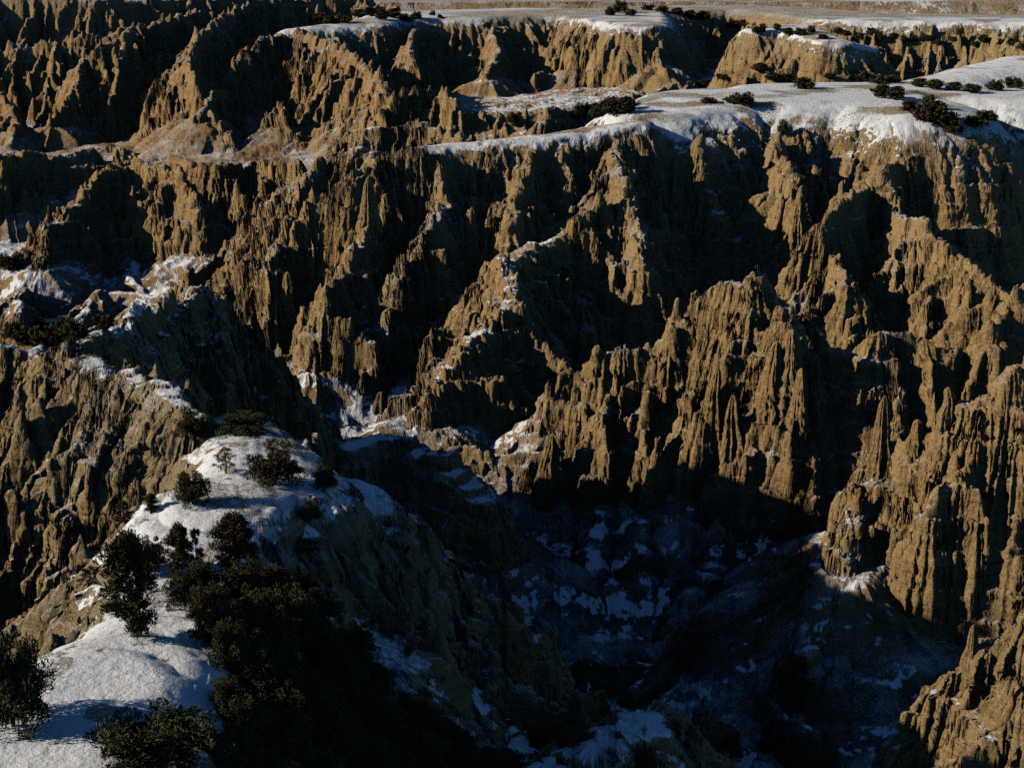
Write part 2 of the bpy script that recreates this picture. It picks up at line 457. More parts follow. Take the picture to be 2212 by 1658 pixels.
for p, q, w, k, b, tp, s0 in bodies:
    splat(p, q, w, k, b, rock=1.0, tops=tp, s0=s0, fl=1.0)
for p, q, w, k, b, s0 in spurs:
    splat(p, q, w, k, b, drop=min(24, 60 + p[2]), s0=s0, fl=.75)
for x, y, z, k, b in cones:
    splat((x, y, z), (x, y, z), 0, k, b, drop=14)

# loose ground: washed gullies and slumps
loose = (1 - ROCK) * (1 - TOPS) * (Y < 900)
H -= (loose * (1.5 * np.abs(fbm(XW / 9, YW / 9, 661, 3)) + .55 * np.abs(fbm(X / 2.4, Y / 2.4, 671, 3)))).astype(np.float32)


def ledges(Hh, amp):
    n = 0.6 * vnoise(X / 30, Y / 30, 301)
    for P_, A_ in ((4.6, 0.56), (1.9, 0.27), (0.83, 0.12)):
        Hh = Hh + amp * A_ * np.sin(2 * pi * (Hh / P_ + n)).astype(np.float32)
    return Hh


steepness = ROCK * (1 - TOPS)


def cells(x, y, seed):
    """distance to the border between the two nearest cell seeds, unit cells"""
    LX = lattice(seed); LY = lattice(seed + 1); LZ = lattice(seed + 2)
    xi = np.floor(x).astype(np.int32); yi = np.floor(y).astype(np.int32)
    f1 = np.full(x.shape, 9.0, np.float32); f2 = f1.copy(); hh = np.zeros_like(f1)
    for i in (-1, 0, 1):
        for j in (-1, 0, 1):
            cx = (xi + i) & 255; cy = (yi + j) & 255
            d = (x - (xi + i + LX[cx, cy])) ** 2 + (y - (yi + j + LY[cx, cy])) ** 2
            nearer = d < f1
            f2 = np.where(nearer, f1, np.minimum(f2, d))
            hh = np.where(nearer, LZ[cx, cy], hh)
            f1 = np.where(nearer, d, f1)
    return np.sqrt(f1), np.sqrt(f2), hh


def box(a, n, axis):
    pad = [(0, 0), (0, 0)]; pad[axis] = (n, n)
    c = np.cumsum(np.pad(a, pad, mode='edge'), axis=axis, dtype=np.float64)
    if axis == 0:
        return ((c[2 * n:] - c[:-2 * n])[:a.shape[0]] / (2 * n)).astype(np.float32)
    return ((c[:, 2 * n:] - c[:, :-2 * n])[:, :a.shape[1]] / (2 * n)).astype(np.float32)


sl = np.gradient(H, axis=0) / np.gradient(RR)[:, None]
sl = np.sqrt(sl ** 2 + (np.gradient(H, axis=1) / (np.gradient(AZ)[None, :] * RR[:, None])) ** 2)
sl = box(box(np.minimum(sl, 3).astype(np.float32), 12, 0), 12, 1)
TOPS *= np.clip((1.45 - sl) / .35, 0, 1)
steepness = ROCK * (1 - TOPS)
bw = np.clip((sl - 0.45) / 0.8, 0, 1) * np.clip(.75 + .7 * fbm(X / 25, Y / 25, 631, 2), .2, 1.1) * (0.25 + 0.75 * ROCK) * (Y < 950)
msk = bw > 0.02
mf = (KK > 0) & (Y < 950)
sm_, dm, km = SS[mf], DD[mf], KK[mf]
nf = np.where(Y[mf] < 215, .55, np.where(Y[mf] > 520, 1.4, 1.0)).astype(np.float32)
n_a = np.abs(vnoise(sm_ / (4.6 * nf), sm_ * 0 + 3.3, 641)) * 2.4 - .7
n_b = np.abs(vnoise(sm_ / (1.9 * nf), sm_ * 0 + 7.7, 643)) * 2.4 - .7
n_c = vnoise(sm_ / (.8 * nf), sm_ * 0 + 1.2, 645)
far_ = np.clip(Y[mf] / 260, .6, 1.6)
gl = .30 * nf * np.clip((dm - .8) / 3, 0, 1) * np.minimum(dm, 7) * n_a + .18 * np.minimum(dm, 3.0) * n_b + .10 * np.minimum(dm, 1.5) * n_c
H[mf] -= (km * gl * np.clip(1.3 - dm / 30, .3, 1)).astype(np.float32)
del sm_, dm, km, n_a, n_b, n_c, gl, mf
xm, ym, wm = XW[msk], YW[msk], bw[msk]
add = np.zeros_like(wm)
for size, amp, seed in ((8.0, 2.4, 601), (3.3, .8, 611)):
    f1, f2, hh = cells(xm / size + 40, ym / size + 40, seed)
    crack = np.clip((f2 - f1) * 2.2, 0, 1)
    add += amp * (0.55 * np.sqrt(crack) + 0.75 * (1 - f1) - 0.7 + 0.5 * (hh - .5)).astype(np.float32)
H[msk] += add * wm
del xm, ym, wm, add, msk, bw
H = ledges(H, steepness * np.clip((sl - .8) / .6, 0, 1) * np.clip(0.35 + 0.65 * np.clip((-H - 2) / 14, 0, 1), 0, 1))
wst = np.clip((sl - .7) / .6, 0, 1) * (Y < 900) * np.clip(Y / 260, .45, 1)
H += (wst * (.62 * (.45 - np.abs(fbm(XW / 2.1, YW / 2.1, 421, 2)) * 2.2) + .32 * (.4 - np.abs(fbm(X / .75, Y / .75, 431, 2)) * 2.2))).astype(np.float32)
H += (0.10 * fbm(X / 0.9, Y / 0.9, 401, 2) + 0.35 * fbm(X / 5, Y / 5, 411, 2)).astype(np.float32) * (0.25 + 0.75 * ROCK * (1 - TOPS))
H = H.astype(np.float32)

# ------------------------------------------------------------------ slope, cover
Hr = np.gradient(H, axis=0) / np.gradient(RR)[:, None]
Ht = np.gradient(H, axis=1) / (np.gradient(AZ)[None, :] * RR[:, None])
slope = np.sqrt(Hr * Hr + Ht * Ht).astype(np.float32)
H_ = None
n1 = fbm(X / 4.5, Y / 4.5, 501, 4); n2 = fbm(X / 22, Y / 22, 511, 3); n3 = fbm(X / 1.1, Y / 1.1, 521, 3)
cs = np.cumsum(np.pad(slope, ((16, 16), (0, 0)), mode='edge'), axis=0)
bsl = (cs[32:] - cs[:-32])[:NR] / 32
lowz = np.clip((-H - 40) / 10, 0, 1) * np.clip((330 - Y) / 60, 0, 1)
lim = 0.50 + 0.55 * n1 + lowz * (1.1 * fbm(X / 13, Y / 8, 531, 3)) + 0.35 * n2 + 0.35 * n3 + (.85 + .3 * (Y > 300)) * TOPS * np.clip(1.7 - slope, 0, 1) - 0.38 * np.clip(bsl - 0.7, 0, 1.1) - 0.22 * lowz - 0.24 * np.clip((Y - 520) / 60, 0, 1) * (1 - TOPS)
for u_, v_, s_, a_ in ((215, 715, 8, .45), (300, 690, 8, .45), (380, 652, 8, .45), (450, 625, 7, .4), (1080, 600, 20, .15), (1250, 1640, 6, .55), (330, 322, 70, -.3), (120, 330, 60, -.25), (850, 910, 22, .35), (120, 655, 30, .15), (960, 970, 12, .2)) :
    p_ = at(u_, v_, -4 if u_ < 500 and a_ > .39 else (-8 if v_ > 1500 else -42 if v_ < 340 else -24 if v_ < 650 else -48))
    lim += a_ * np.exp(-((X - p_[0]) ** 2 + (Y - p_[1]) ** 2) / (2 * s_ * s_)).astype(np.float32)

snow = np.clip((lim - slope) / 0.09 + 0.5, 0, 1)
grass = (TOPS * 0.3 + np.clip((Y - 600) / 200, 0, 1) * TOPS) * np.clip(1.5 - 1.6 * slope, 0, 1)
pl = np.clip((Y - 720) / 60, 0, 1)
snow = snow * (1 - pl) + pl * snow * np.clip(.50 + .55 * fbm(X / 70, Y / 45, 541, 4), 0, 1)
tp = TOPS * np.clip((Y - 300) / 50, 0, 1) * (1 - pl)
nt = TOPS * (Y < 220)
snow *= 1 - nt * np.clip(1.9 * fbm(X / 4.2, Y / 4.2, 561, 5, .65) - .25, 0, .62)
snow *= 1 - tp * np.clip((.75 - bsl) / .5, .5, 1) * np.clip(.32 + 1.7 * fbm(X / 16, Y / 7, 551, 5, .6), 0, .72)

# ------------------------------------------------------------------ mesh rows follow the true length of the ground
STEP = np.sqrt(np.gradient(RR)[:, None] ** 2 * 0.25 + np.gradient(H, axis=0) ** 2) / RR[:, None]
K = 24
cs = np.cumsum(np.pad(STEP, ((0, 0), (K, K)), mode='edge'), axis=1)
STEP = (cs[:, 2 * K:] - cs[:, :-2 * K])[:, :NA] / (2 * K)
STEP = STEP.astype(np.float32)
STEP += STEP.mean(axis=0, keepdims=True) * 0.12
CUM = np.cumsum(STEP, axis=0)
MR = 4300
ii = np.arange(NR)
VR = np.empty((MR, NA), np.float32); VH = np.empty_like(VR); VS = np.empty_like(VR); VG = np.empty_like(VR); VA = np.empty_like(VR); VB = np.empty_like(VR)
for j in range(NA):
    c = CUM[:, j]
    f = np.interp(np.linspace(c[0], c[-1], MR), c, ii)
    VR[:, j] = np.interp(f, ii, RR); VH[:, j] = np.interp(f, ii, H[:, j])
    VS[:, j] = np.interp(f, ii, snow[:, j]); VG[:, j] = np.interp(f, ii, grass[:, j]); VA[:, j] = np.interp(f, ii, Hr[:, j]); VB[:, j] = np.interp(f, ii, Ht[:, j])
# hard and soft beds stand out of and fall back into the walls
TH = np.broadcast_to(AZ[None, :], VR.shape).astype(np.float32)
mx, my = VR * np.sin(TH), VR * np.cos(TH)
sl2 = VA * VA + VB * VB
beds = .55 * vnoise(VH / .75 + 1.5 * vnoise(mx / 7, my / 7, 901), (mx + my) / 9, 902) + .30 * vnoise(VH / .33, (mx - my) / 3.0, 903) + .55 * vnoise(VH / 1.3 + mx * .25, (mx * .6 - my) / 1.5, 904)
push = .46 * beds * np.clip((sl2 - .8) / 2, 0, 1) * (my < 950) / np.sqrt(1 + sl2)
VX = mx - push * (VA * np.sin(TH) + VB * np.cos(TH)); VY = my - push * (VA * np.cos(TH) - VB * np.sin(TH))
del mx, my, sl2, beds, push
print('mesh', MR * NA)


def ground_z(x, y):
    r = hypot(x, y); th = atan2(x, y)
    i = min(NR - 2, max(0, int(np.searchsorted(RR, r)))); j = min(NA - 2, max(0, int(np.searchsorted(AZ, th))))
    return float(H[i, j])


def mat(name):
    m = bpy.data.materials.new(name); m.use_nodes = True
    nt = m.node_tree
    return m, nt, nt.nodes, nt.links, nt.nodes['Principled BSDF']


def terrain_material():
    m, nt, N, Lk, bsdf = mat('badlands')
    bsdf.inputs['Roughness'].default_value = 0.95
    bsdf.inputs['Specular IOR Level'].default_value = 0.15
    geo = N.new('ShaderNodeNewGeometry')
    class tc: outputs = {'Object': geo.outputs['Position']}
    sep = N.new('ShaderNodeSeparateXYZ'); Lk.new(tc.outputs['Object'], sep.inputs[0])

    def noise(scale, detail=4, rough=.55, vec=None):
        n = N.new('ShaderNodeTexNoise'); n.inputs['Scale'].default_value = scale; n.inputs['Detail'].default_value = detail
        n.inputs['Roughness'].default_value = rough
        Lk.new(vec if vec is not None else tc.outputs['Object'], n.inputs['Vector'])
        return n.outputs['Fac']

    def math_(op, a, b=None, c=None):
        n = N.new('ShaderNodeMath'); n.operation = op
        for i, v in enumerate((a, b, c)):
            if v is None: continue
            if isinstance(v, (int, float)): n.inputs[i].default_value = v
            else: Lk.new(v, n.inputs[i])
        return n.outputs[0]

    def ramp(fac, stops):
        r = N.new('ShaderNodeValToRGB'); Lk.new(fac, r.inputs[0])
        while len(r.color_ramp.elements) < len(stops): r.color_ramp.elements.new(0.5)
        for e, (p, c) in zip(r.color_ramp.elements, stops): e.position = p; e.color = (*c, 1)
        return r.outputs[0]

    def mix(fac, a, b, mode='MIX'):
        n = N.new('ShaderNodeMix'); n.data_type = 'RGBA'; n.blend_type = mode
        if isinstance(fac, (int, float)): n.inputs[0].default_value = fac
        else: Lk.new(fac, n.inputs[0])
        for s, v in ((6, a), (7, b)):
            if isinstance(v, tuple): n.inputs[s].default_value = (*v, 1)
            else: Lk.new(v, n.inputs[s])
        return n.outputs[2]
    # strata over a height ramp; deep canyon shade painted into its lowest stops
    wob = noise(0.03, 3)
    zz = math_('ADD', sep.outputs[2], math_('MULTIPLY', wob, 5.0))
    cmb = N.new('ShaderNodeCombineXYZ'); Lk.new(math_('MULTIPLY', zz, 0.9), cmb.inputs[2])
    band = noise(1.0, 5, .7, cmb.outputs[0])
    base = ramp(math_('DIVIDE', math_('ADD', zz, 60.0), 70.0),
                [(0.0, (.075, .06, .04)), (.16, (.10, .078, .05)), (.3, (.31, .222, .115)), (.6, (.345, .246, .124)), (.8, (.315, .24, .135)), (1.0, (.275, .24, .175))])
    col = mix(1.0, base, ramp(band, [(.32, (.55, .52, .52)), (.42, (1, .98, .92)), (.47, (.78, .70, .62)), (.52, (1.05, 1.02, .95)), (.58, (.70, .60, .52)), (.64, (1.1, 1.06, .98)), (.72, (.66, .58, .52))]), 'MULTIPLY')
    mott = noise(1.1, 7, .72)
    col = mix(0.8, col, ramp(mott, [(.3, (.68, .68, .7)), (.7, (1.2, 1.18, 1.1))]), 'MULTIPLY')
    # pinker far to the left
    pk = N.new('ShaderNodeMapRange'); Lk.new(math_('SUBTRACT', sep.outputs[1], math_('MULTIPLY', sep.outputs[0], 1.5)), pk.inputs[0])
    pk.inputs[1].default_value = 380; pk.inputs[2].default_value = 800
    col = mix(math_('MULTIPLY', pk.outputs[0], .6), col, mix(1.0, col, (.92, .80, .74), 'MULTIPLY'))
    ga = N.new('ShaderNodeAttribute'); ga.attribute_name = 'grass'
    gcol = ramp(noise(2.2, 5, .7), [(.3, (.20, .155, .09)), (.7, (.42, .35, .24))])
    col = mix(ga.outputs['Fac'], col, gcol)
    sa = N.new('ShaderNodeAttribute'); sa.attribute_name = 'snow'
    fine = noise(2.6, 6, .68)
    sm = N.new('ShaderNodeMapRange'); Lk.new(math_('ADD', sa.outputs['Fac'], math_('MULTIPLY', math_('SUBTRACT', fine, .5), 1.25)), sm.inputs[0])
    sm.inputs[1].default_value = .49; sm.inputs[2].default_value = .58
    nz = N.new('ShaderNodeSeparateXYZ'); Lk.new(geo.outputs['Normal'], nz.inputs[0])
    dn = N.new('ShaderNodeMapRange')
    Lk.new(math_('ADD', math_('ADD', noise(7.0, 4, .8), math_('MULTIPLY', math_('SUBTRACT', noise(.09, 3), .5), .55)), math_('MULTIPLY', nz.outputs[2], .26)), dn.inputs[0])
    dn.inputs[1].default_value = .768; dn.inputs[2].default_value = .82
    dust = math_('MULTIPLY', dn.outputs[0], math_('GREATER_THAN', nz.outputs[2], .12))
    sm_out = math_('MAXIMUM', sm.outputs[0], math_('MULTIPLY', dust, .8))
    scol = mix(noise(1.5, 4), (.46, .49, .53), (.65, .665, .685))
    col = mix(sm_out, col, scol)
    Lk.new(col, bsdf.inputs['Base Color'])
    # relief finer than the mesh
    cmb2 = N.new('ShaderNodeVectorMath'); cmb2.operation = 'MULTIPLY'; Lk.new(tc.outputs['Object'], cmb2.inputs[0]); cmb2.inputs[1].default_value = (.35, .35, 2.2)
    cmb3 = N.new('ShaderNodeVectorMath'); cmb3.operation = 'MULTIPLY'; Lk.new(tc.outputs['Object'], cmb3.inputs[0]); cmb3.inputs[1].default_value = (1.6, 1.6, .35)
    hb = math_('ADD', math_('MULTIPLY', noise(1.6, 6, .66), .6), math_('MULTIPLY', noise(1.6, 6, .7, cmb2.outputs[0]), .75))
    hb = math_('ADD', hb, math_('MULTIPLY', noise(1.0, 4, .6, cmb3.outputs[0]), .5))
    hb = math_('MULTIPLY', hb, math_('SUBTRACT', 1.0, math_('MULTIPLY', sm.outputs[0], .8)))
    bp = N.new('ShaderNodeBump'); bp.inputs['Strength'].default_value = 0.9; bp.inputs['Distance'].default_value = 1.15
    Lk.new(hb, bp.inputs['Height']); Lk.new(bp.outputs[0], bsdf.inputs['Normal'])
    return m


MT = terrain_material()


def grid_object(name, VRs, THs, VHs, attrs, mt, kind='structure'):
    nr, na = VRs.shape
    co = np.empty((nr, na, 3), np.float32)
    co[..., 0] = VRs; co[..., 1] = THs; co[..., 2] = VHs
    idx = np.arange(nr * na, dtype=np.int32).reshape(nr, na)
    q = np.stack([idx[:-1, :-1], idx[:-1, 1:], idx[1:, 1:], idx[1:, :-1]], -1).reshape(-1, 4)
    q = q[:, ::-1]
    me = bpy.data.meshes.new(name)
    me.vertices.add(nr * na); me.vertices.foreach_set('co', co.ravel())
    me.loops.add(q.size); me.loops.foreach_set('vertex_index', np.ascontiguousarray(q).ravel())
    me.polygons.add(len(q))
    me.polygons.foreach_set('loop_start', np.arange(0, q.size, 4, dtype=np.int32))
    me.polygons.foreach_set('loop_total', np.full(len(q), 4, np.int32))
    me.update(calc_edges=True)
    me.polygons.foreach_set('use_smooth', np.ones(len(q), bool))
    for nme, arr in attrs.items():
        at_ = me.attributes.new(nme, 'FLOAT', 'POINT'); at_.data.foreach_set('value', np.ascontiguousarray(arr, dtype=np.float32).ravel())
    me.materials.append(mt)
    o = bpy.data.objects.new(name, me); C.objects.link(o)
    o['kind'] = kind
    return o


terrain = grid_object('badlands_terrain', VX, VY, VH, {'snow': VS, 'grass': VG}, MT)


# ------------------------------------------------------------------ where a sight line meets the ground
def hit(u, v):
    p = at(u, v, CAM_Z - 10)
    L = hypot(p[0], p[1]); ux, uy = p[0] / L, p[1] / L; m = -10 / L
    r = 58.0
    while r < 1400 and ground_z(ux * r, uy * r) < CAM_Z + m * r:
        r *= 1.0015
    return ux * r, uy * r, ground_z(ux * r, uy * r), r


def mesh_obj(name, co, faces, mt, parent=None, smooth=False):
    me = bpy.data.meshes.new(name)
    co = np.asarray(co, np.float32); q = np.asarray(faces, np.int32)
    me.vertices.add(len(co)); me.vertices.foreach_set('co', co.ravel())
    me.loops.add(q.size); me.loops.foreach_set('vertex_index', q.ravel())
    me.polygons.add(len(q))
    me.polygons.foreach_set('loop_start', np.arange(0, q.size, q.shape[1], dtype=np.int32))
    me.polygons.foreach_set('loop_total', np.full(len(q), q.shape[1], np.int32))
    me.update(calc_edges=True)
    if smooth:
        me.polygons.foreach_set('use_smooth', np.ones(len(q), bool))
    me.materials.append(mt)
    o = bpy.data.objects.new(name, me); C.objects.link(o)
    if parent: o.parent = parent
    return o


def foliage_mat(name, c0, c1):
    m, nt, N, Lk, b = mat(name)
    b.inputs['Roughness'].default_value = .8; b.inputs['Specular IOR Level'].default_value = .15
    tc = N.new('ShaderNodeTexCoord'); n = N.new('ShaderNodeTexNoise'); n.inputs['Scale'].default_value = 2.5; n.inputs['Detail'].default_value = 3
    Lk.new(tc.outputs['Object'], n.inputs['Vector'])
    r = N.new('ShaderNodeValToRGB'); r.color_ramp.elements[0].position = .35; r.color_ramp.elements[1].position = .65
    r.color_ramp.elements[0].color = (*c0, 1); r.color_ramp.elements[1].color = (*c1, 1)
    Lk.new(n.outputs['Fac'], r.inputs[0]); Lk.new(r.outputs[0], b.inputs['Base Color'])
    return m


M_GREEN = foliage_mat('juniper_green', (.022, .026, .010), (.060, .062, .022))
M_RUST = foliage_mat('juniper_rust', (.030, .023, .012), (.075, .048, .025))
M_TWIG = foliage_mat('bare_twigs', (.10, .075, .045), (.20, .15, .10))
M_BARK = foliage_mat('bark', (.06, .045, .03), (.12, .09, .065))


def limb(co, fc, pts, rads, n=6):
    base = len(co)
    for (x, y, z), r in zip(pts, rads):
        for k in range(n):
            a_ = 2 * pi * k / n
            co.append((x + r * cos(a_), y + r * sin(a_), z))
    for i in range(len(pts) - 1):
        for k in range(n):
            k2 = (k + 1) % n
            fc.append((base + i * n + k, base + i * n + k2, base + (i + 1) * n + k2, base + (i + 1) * n + k))


def make_tree(seed, h, w, style, nleaf, leaf, rust=False):
    """style: 'cone' upright juniper, 'dome' broad bush, 'open' thin see-through pine"""
    rg = random.Random(seed); nr = np.random.default_rng(seed)
    root = bpy.data.objects.new('juniper_tree', None); C.objects.link(root)
    co, fc = [], []
    lean = (rg.uniform(-.08, .08), rg.uniform(-.08, .08))
    trunk_top = h * (.92 if style != 'dome' else .6)
    pts = [(lean[0] * t * h + .05 * sin(7 * t) * h * .3, lean[1] * t * h, -0.4 + (trunk_top + .4) * t) for t in np.linspace(0, 1, 9)]
    limb(co, fc, pts, [0.045 * h * (1 - .85 * t) for t in np.linspace(0, 1, 9)])
    tips = []
    nb = {'cone': 46, 'dome': 44, 'open': 34}[style]
    for i in range(nb):
        t = rg.uniform(.06 if style != 'open' else .12, .98)
        z0 = trunk_top * t
        if style == 'cone':
            rad = w / 2 * (min(1, (t + .12) * 2.2)) * (1 - t) ** .55 * rg.uniform(.6, 1.15) + .12
            rise = rg.uniform(.2, .7) * rad
        elif style == 'dome':
            zt = rg.uniform(.08, 1); rad = w / 2 * math.sqrt(max(.05, 1 - (zt - .25) ** 2 * 1.3)) * rg.uniform(.45, 1.0); rise = h * zt - z0
        else:
            rad = w / 2 * (1 - .75 * t) * rg.uniform(.5, 1.15); rise = rg.uniform(.05, .5) * rad
        an = rg.uniform(0, 2 * pi) if i > 8 else i * 2 * pi / 9
        ex, ey, ez = lean[0] * z0 + rad * cos(an), lean[1] * z0 + rad * sin(an), z0 + rise
        mid = (lean[0] * z0 + rad * .5 * cos(an + .2), lean[1] * z0 + rad * .5 * sin(an + .2), z0 + rise * .3)
        limb(co, fc, [(lean[0] * z0, lean[1] * z0, z0), mid, (ex, ey, ez)], [.015 * h * (1.1 - t), .01 * h * (1.1 - t), .004 * h], 4)
        tips.append((ex, ey, ez)); tips.append(((mid[0] + ex) / 2 + rg.uniform(-.1, .1) * w * .4, (mid[1] + ey) / 2, (mid[2] + ez) / 2 + .04 * h))
        if style != 'open': tips.append((mid[0], mid[1], mid[2] + .06 * h))
    tips.append((lean[0] * trunk_top, lean[1] * trunk_top, trunk_top))
    tr = mesh_obj('trunk', co, fc, M_BARK, root)
    tips = np.array(tips)
    cr = (.12 if style != 'open' else .07) * (w * .5 + h * .25)
    per = nleaf // len(tips)
    cen = np.repeat(tips, per, axis=0)
    sz = np.repeat(nr.uniform(.55, 1.35, len(tips)), per)[:, None]
    off = nr.normal(size=cen.shape); off /= np.linalg.norm(off, axis=1, keepdims=True) + 1e-6
    cen = cen + off * cr * sz * nr.uniform(.35, 1, (len(cen), 1)) ** .6 * np.array([1, 1, 1.05])
    cen[:, 2] = np.maximum(cen[:, 2], .06)
    d1 = nr.normal(size=cen.shape); d1[:, 2] = np.abs(d1[:, 2]) + .5; d1 += off * .8; d1 /= np.linalg.norm(d1, axis=1, keepdims=True)
    d2 = np.cross(d1, nr.normal(size=cen.shape)); d2 /= np.linalg.norm(d2, axis=1, keepdims=True) + 1e-6
    s1 = leaf * nr.uniform(.7, 1.7, (len(cen), 1)); s2 = s1 * .32
    v = np.stack([cen - d2 * s2 * .5, cen + d2 * s2 * .5, cen + d1 * s1 + d2 * s2 * .4, cen + d1 * s1 - d2 * s2 * .4], 1).reshape(-1, 3)
    mesh_obj('crown', v, np.arange(len(v)).reshape(-1, 4), M_RUST if rust else M_GREEN, root)
    if rust == 'twig':
        root.children[0].data.materials[0] = M_TWIG; root.children[1].data.materials[0] = M_TWIG
    root['h'] = h; root['w'] = w
    return root


PROTO = {
    'cone': [make_tree(11, 6, 3.4, 'cone', 15000, .15), make_tree(12, 6, 3.9, 'cone', 15000, .15), make_tree(13, 6, 3.6, 'cone', 14000, .15, True)],
    'dome': [make_tree(21, 3.6, 5.0, 'dome', 17000, .15), make_tree(22, 3.6, 5.4, 'dome', 17000, .15), make_tree(23, 3.6, 5.0, 'dome', 16000, .15, True)],
    'open': [make_tree(31, 4, 3.2, 'open', 2600, .13, True), make_tree(32, 4, 2.8, 'open', 3600, .13, True), make_tree(33, 3.6, 3.4, 'open', 2600, .12, 'twig')],
    'far': [make_tree(41, 3.4, 4.6, 'dome', 2600, .42), make_tree(42, 3.4, 5.2, 'dome', 2600, .42), make_tree(43, 4.0, 4.2, 'cone', 2400, .42), make_tree(44, 3.4, 4.8, 'dome', 2400, .42, True)],
}
used = set()


def tree(kind, u, v, wpx, hpx, label, group=None, var=None, cat='tree'):
    x, y, z, r = hit(u, v)
    if r > 1300:
        return None
    lst = PROTO[kind]
    src = lst[(var if var is not None else rng.randrange(len(lst))) % len(lst)]
    if src.name not in used:
        used.add(src.name); o = src
    else:
        o = src.copy(); C.objects.link(o)
        for ch in [c for c in src.children]:
            c2 = ch.copy(); C.objects.link(c2); c2.parent = o
    dep = atan2(CAM_Z - z, r)
    D = hypot(r, CAM_Z - z)
    wm = wpx * D / FPX
    hm = max(hpx * D / FPX - wm * .5 * sin(dep), hpx * D / FPX * .6) / cos(dep)
    o.location = (x, y, z - .12)
    o.scale = (wm / src['w'], wm / src['w'], hm / src['h'])
    o.rotation_euler = (0, 0, rng.uniform(0, 6.28))
    o['label'] = label; o['category'] = cat
    if group: o['group'] = group
    elif 'group' in o: del o['group']
    return o


# on the foreground ridge, one by one
tree('cone', 290, 1374, 142, 238, 'tall dark juniper standing alone on the sunlit edge of the foreground snow ridge', var=0)
tree('dome', 315, 1235, 95, 85, 'rounded juniper just behind the tall lone juniper on the snow ridge', var=0)
tree('dome', 25, 1570, 190, 205, 'large juniper cut off by the left edge, casting a long shadow streak on snow', var=1)
tree('dome', 338, 1650, 295, 160, 'broadest low juniper at the bottom, snow all around it', var=0)
tree('open', 372, 1272, 26, 50, 'leafless sapling in the snow right of the tall juniper', var=0, cat='sapling')
tree('open', 489, 1022, 66, 72, 'pale see-through pine on the snow crest left of the dark round juniper', var=2)
tree('dome', 592, 1046, 118, 105, 'dark round juniper on the crest where the snow ridge bends right', var=2)
tree('dome', 415, 1088, 84, 78, 'sparse rusty bush between bare rock and the snow crest, below the thin pine', var=1, cat='bush')
tree('cone', 326, 1108, 38, 48, 'small dark green juniper at the rock edge left of the sparse rusty bush', var=1)
tree('open', 270, 1132, 56, 62, 'brown straggly bush on bare rock at the far left of the crest bushes', var=1, cat='bush')
tree('dome', 415, 948, 72, 58, 'low juniper on the narrow snow saddle, left one of two there', var=1)
tree('dome', 525, 938, 132, 62, 'wide dark juniper on the narrow snow saddle beside the cliff', var=1)
tree('dome', 672, 1126, 58, 56, 'small round juniper alone on the blue shaded snow', var=0)
tree('dome', 705, 1056, 60, 60, 'dark juniper below the crest right of the round one, against black rock', var=1)
tree('open', 668, 1200, 70, 40, 'scrubby brown bush at the rock edge of the shaded snow', var=1, cat='bush')
tree('open', 190, 1262, 62, 50, 'dry bush growing in a cleft of the lit rock left of the tall juniper', var=0, cat='bush')
tree('cone', 385, 1240, 70, 120, 'reddish juniper at the left end of the shaded thicket', var=2)
tree('open', 425, 1235, 52, 105, 'thin pointed pine rising from the left end of the shaded thicket', var=1)
tree('cone', 500, 1225, 120, 135, 'juniper with a broken rusty crown, highest of the shaded thicket', var=2)
G1 = 'junipers of the dark thicket on the shaded slope'
L1 = 'dark juniper merging with others in the thicket on the shaded slope'
for u, v, w_, h_ in ((440, 1290, 100, 90), (520, 1290, 110, 100), (585, 1290, 110, 90), (470, 1390, 110, 110), (540, 1380, 120, 110), (620, 1350, 120, 100), (690, 1340, 100, 80),
                     (600, 1450, 130, 120), (690, 1430, 130, 110), (760, 1420, 110, 90), (560, 1510, 130, 120), (650, 1540, 140, 130), (740, 1510, 130, 120), (820, 1500, 110, 90),
                     (530, 1600, 120, 110), (620, 1640, 150, 130), (720, 1630, 150, 130), (820, 1600, 140, 120), (900, 1580, 120, 90), (560, 1690, 130, 110), (680, 1700, 150, 120),
                     (790, 1690, 150, 120), (900, 1670, 150, 110), (990, 1640, 130, 80), (1010, 1700, 150, 100), (1090, 1680, 120, 80), (870, 1700, 130, 90), (960, 1600, 80, 60), (400, 1310, 90, 90), (450, 1340, 100, 100), (500, 1440, 110, 110), (580, 1400, 110, 100), (650, 1390, 110, 90),
                   (720, 1490, 110, 100), (600, 1580, 130, 120), (700, 1580, 130, 120), (790, 1560, 120, 100), (500, 1660, 110, 110), (860, 1640, 130, 110), (940, 1640, 120, 90), (640, 1290, 90, 70),
                   (560, 1350, 110, 90), (1050, 1660, 90, 60), (780, 1470, 90, 80), (490, 1540, 100, 90), (540, 1460, 120, 110)):
    tree(rng.choice(('dome', 'dome', 'cone')), u + rng.uniform(-6, 6), v, w_, h_, L1, G1, var=rng.choice((0, 0, 1, 1, 2)))
tree('dome', 1225, 1600, 110, 70, 'reddish juniper behind the small snow mound at the bottom', var=2)
tree('dome', 1165, 1610, 70, 55, 'juniper at the left foot of the small snow mound at the bottom', var=2)
tree('dome', 1395, 1665, 75, 55, 'dark juniper on the near side of the small pale butte at the bottom', var=0)
# left canyon floor
G2 = 'junipers in the shaded hollow on the left'
for u, v, w_, h_ in ((60, 750, 70, 40), (110, 745, 70, 45), (160, 740, 60, 45), (35, 735, 60, 35), (90, 722, 60, 35), (140, 715, 50, 30)):
    tree('far', u, v, w_, h_, 'dark juniper of the clump in the shaded hollow at the left', G2)
tree('far', 222, 708, 50, 32, 'lone brown bush behind the crest of the blue shaded fin', var=3, cat='bush')
tree('far', 25, 582, 62, 36, 'lone juniper on the snowy slope at the left edge', var=0)
